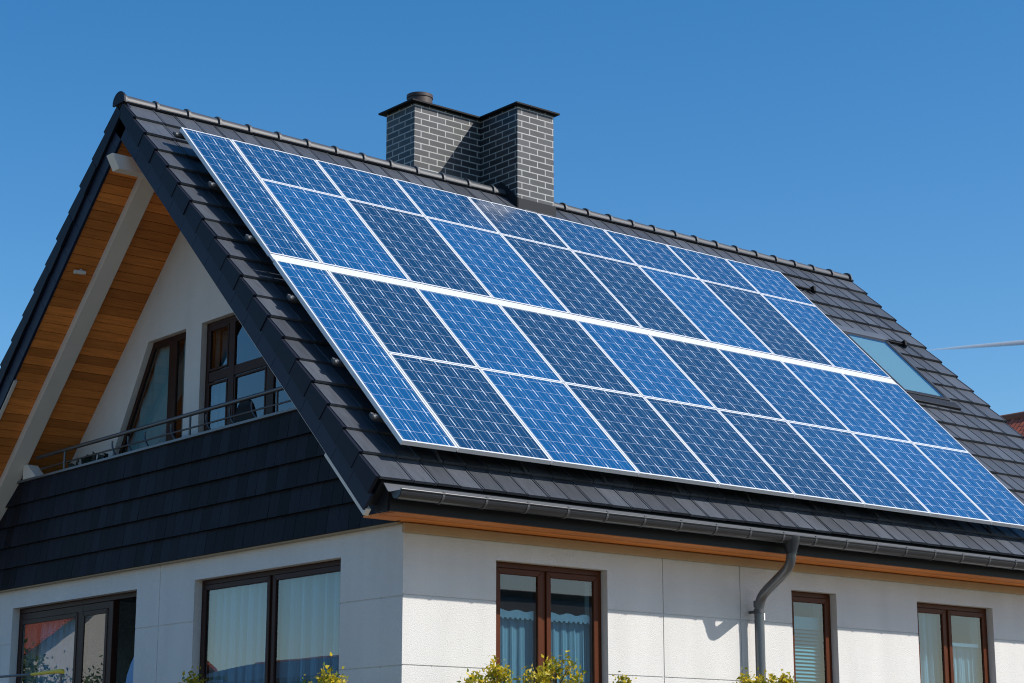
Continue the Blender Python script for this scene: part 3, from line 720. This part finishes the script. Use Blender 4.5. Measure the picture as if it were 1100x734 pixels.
# ------------------------------------------------------------------ neighbouring houses and trees
def simple_house(label, x0, x1, y0, y1, zw, zr, wallm, roofm, axis='y', wins=(), over=.4):
    e = thing('neighbour_house', label, 'house', ((x0 + x1) / 2, (y0 + y1) / 2, GZ))
    w = MB(); xm, ym = (x0 + x1) / 2, (y0 + y1) / 2
    if axis == 'y':
        pr = [(x0, zw), (xm, zr - .15), (x1, zw), (x1, GZ), (x0, GZ)]; w.prism([(a, y0, b) for a, b in pr], [(a, y1, b) for a, b in pr])
    else:
        pr = [(y0, zw), (ym, zr - .15), (y1, zw), (y1, GZ), (y0, GZ)]; w.prism([(x0, a, b) for a, b in pr], [(x1, a, b) for a, b in pr])
    w.build('wall', wallm, e)
    r = MB()
    for s in (-1, 1):
        if axis == 'y':
            half = (x1 - x0) / 2; k = (zr - zw) / half; ex_ = xm + s * (half + over); ze = zw - k * over
            a = [(xm, y0 - over, zr), (xm, y1 + over, zr), (ex_, y1 + over, ze), (ex_, y0 - over, ze)]
        else:
            half = (y1 - y0) / 2; k = (zr - zw) / half; ey_ = ym + s * (half + over); ze = zw - k * over
            a = [(x0 - over, ym, zr), (x1 + over, ym, zr), (x1 + over, ey_, ze), (x0 - over, ey_, ze)]
        r.prism(a, [(p[0], p[1], p[2] + .14) for p in a])
    rf = r.build('roof', roofm, e)
    c = MB(); 
    if axis == 'y': c.tube([(xm, y0 - over, zr + .1), (xm, y1 + over, zr + .1)], .09, 10)
    else: c.tube([(x0 - over, ym, zr + .13), (x1 + over, ym, zr + .13)], .13, 10)
    c.build('ridge_cap', mat('brown ridge clay', (.2, .075, .045), .8), rf, smooth=True)
    for (a0, a1, b0, b1, face) in wins:
        m = MB()
        if face == 'y0': m.box(a0, a1, y0 - .03, y0 - .002, b0, b1)
        if face == 'x1': m.box(x1 + .002, x1 + .03, a0, a1, b0, b1)
        if face == 'y1': m.box(a0, a1, y1 + .002, y1 + .03, b0, b1)
        m.build('window', M_skyglass if False else M_dark, e)
    return e
simple_house('neighbouring house with a red clay tile roof behind the right verge', 15.2, 22.8, 4.0, 16.0, 3.05, 6.43, M_redwall, M_redtile, 'y')
simple_house('pale house with a red roof mirrored in the left gable window', -31, -23, 56, 68, 4.9, 8.0, M_redwall, M_redtile, 'y', wins=[(-28.5, -27.3, 1.5, 3, 'y0'), (-26, -24.8, 1.5, 3, 'y0')])
simple_house('low grey house mirrored in the two part gable window', -32, -23, 20, 46, 3.3, 4.25, M_grey, M_tile, 'y', wins=[(29, 31, 0, 2, 'x1'), (35, 37, 0, 2, 'x1')])
simple_house('grey roofed house mirrored in the windows of the sunlit wall', 17, 31, -36, -27, 2.6, 5.6, M_redwall, M_tile, 'x', wins=[(19, 21, 0, 2, 'y1'), (25, 27, 0, 2, 'y1')])
def tree(x, y, ht, cr, seed, label):
    rnd = random.Random(seed); e = thing('tree', label, 'tree', (x, y, GZ), 'trees across the street')
    t = MB(); t.tube([(x, y, GZ), (x + .1, y, GZ + ht * .35), (x - .05, y + .1, GZ + ht * .8)], [.17, .12, .03], 8); f = MB()
    for i in range(26):
        a = rnd.random() * 6.28; el = rnd.uniform(-.2, 1); q = rnd.uniform(.3, 1)
        c = (x + cr * q * cos(a), y + cr * q * sin(a), GZ + ht * .62 + el * ht * .36 * (1.15 - q * .5))
        t.tube([(x, y, GZ + ht * rnd.uniform(.3, .6)), c], [.05, .012], 5)
        leaves(f, 210, lambda r, c=c: (c[0] + r.gauss(0, .32), c[1] + r.gauss(0, .32), c[2] + r.gauss(0, .26)), .1, rnd)
    t.build('trunk', M_bark, e, smooth=True); f.build('crown', M_leafg, e, recalc=False)
tree(-10.5, 30.5, 4.9, 1.6, 31, 'green tree mirrored on the left in the left gable window')
tree(-12.5, 28.2, 4.5, 1.5, 32, 'green tree mirrored beside the mullion of the left gable window')
tree(-8.6, 32.5, 4.3, 1.4, 33, 'low green tree mirrored at the left edge of the left gable window')

# ------------------------------------------------------------------ ground, contrail, sky
gm = bpy.data.materials.new('warm bounce paving'); gm.use_nodes = True; N = gm.node_tree.nodes; Lk = gm.node_tree.links
tc = N.new('ShaderNodeTexCoord'); b1 = N.new('ShaderNodeTexBrick'); b1.inputs['Scale'].default_value = 1; b1.inputs['Brick Width'].default_value = .4; b1.inputs['Row Height'].default_value = .2
b1.inputs['Color1'].default_value = (.22, .175, .125, 1); b1.inputs['Color2'].default_value = (.18, .145, .105, 1); b1.inputs['Mortar'].default_value = (.16, .15, .13, 1); b1.inputs['Mortar Size'].default_value = .008
Lk.new(tc.outputs['Object'], b1.inputs['Vector']); Lk.new(b1.outputs['Color'], N['Principled BSDF'].inputs['Base Color']); N['Principled BSDF'].inputs['Roughness'].default_value = .9
g = MB().quad((-900, -900, GZ), (900, -900, GZ), (900, 900, GZ), (-900, 900, GZ)).build('ground', mat('grass', (.045, .06, .022), .95, var=.4, vscale=.6), None, recalc=False); g['kind'] = 'structure'
p = MB().quad((-34, -10, GZ + .004), (24, -10, GZ + .004), (24, 22, GZ + .004), (-34, 22, GZ + .004)).build('bounce_paving', gm, None, recalc=False); p['kind'] = 'structure'  # unseen paving, spread wide and warm-toned to bounce sunlight onto gable and soffits

CAM = Vector((-9.1214, -12.43, .2011))
def cloud_mat():
    m = bpy.data.materials.new('contrail ice'); m.use_nodes = True; N = m.node_tree.nodes; Lk = m.node_tree.links; N.remove(N['Principled BSDF'])
    v = N.new('ShaderNodeVolumePrincipled'); v.inputs['Color'].default_value = (.95, .96, 1, 1); v.inputs['Density'].default_value = .42
    Lk.new(v.outputs[0], N['Material Output'].inputs['Volume']); return m
a = CAM + Vector((.7889, .6136, .2208)) * 1500; b_ = CAM + Vector((.8258, .5821, .2246)) * 1500; dd = b_ - a
mb = MB(); n = 24; mb.tube([a + dd * (-.05 + .3 * i) for i in range(n)], [.35 + .85 * min(i, 7) ** .6 for i in range(n)], 14)
tag(mb.build('contrail', cloud_mat(), None), 'thin white aircraft contrail low in the sky right of the roof', 'contrail')

sx, sy, sz = .74, -1., 1.07                                   # towards the sun
hz = hypot(sx, sy); elev = math.atan2(sz, hz); azim = math.atan2(sx, sy)
w = bpy.data.worlds.new('World'); SC.world = w; w.use_nodes = True; N = w.node_tree.nodes; Lk = w.node_tree.links
sky_t = N.new('ShaderNodeTexSky'); sky_t.sky_type = 'NISHITA'; sky_t.sun_disc = False
sky_t.sun_elevation = elev; sky_t.sun_rotation = azim
sky_t.altitude = 300; sky_t.air_density = 1.0; sky_t.dust_density = .8; sky_t.ozone_density = 1.6
hs = N.new('ShaderNodeHueSaturation'); hs.inputs['Saturation'].default_value = 1.42; hs.inputs['Hue'].default_value = .5
Lk.new(sky_t.outputs[0], hs.inputs['Color']); Lk.new(hs.outputs[0], N['Background'].inputs[0]); N['Background'].inputs[1].default_value = .148
sun = bpy.data.lights.new('sun', 'SUN'); sun.energy = 5.0; sun.angle = radians(.53); sun.color = (1, .95, .88)
so = bpy.data.objects.new('sun', sun); C.objects.link(so)
so.rotation_euler = Vector((-sx, -sy, -sz)).to_track_quat('-Z', 'Y').to_euler(); so.location = (20, -30, 40)

cam = bpy.data.cameras.new('camera'); cam.sensor_width = 36; cam.lens = 36 * 2062.39 / 1100; cam.clip_end = 6000; cam.clip_start = .1
co = bpy.data.objects.new('camera', cam); C.objects.link(co); co.location = CAM
yw, pt = .6897, .2270
fw = Vector((sin(yw) * cos(pt), cos(yw) * cos(pt), sin(pt))); co.rotation_euler = fw.to_track_quat('-Z', 'Y').to_euler()
SC.camera = co; SC.cycles.filter_width = 1.1; SC.cycles.use_denoising = True; SC.cycles.denoiser = 'OPENIMAGEDENOISE'; SC.cycles.denoising_input_passes = 'RGB_ALBEDO_NORMAL'; SC.cycles.denoising_prefilter = 'NONE'
SC.view_settings.view_transform = 'Standard'; SC.view_settings.look = 'None'; SC.view_settings.exposure = 0; SC.view_settings.gamma = 1
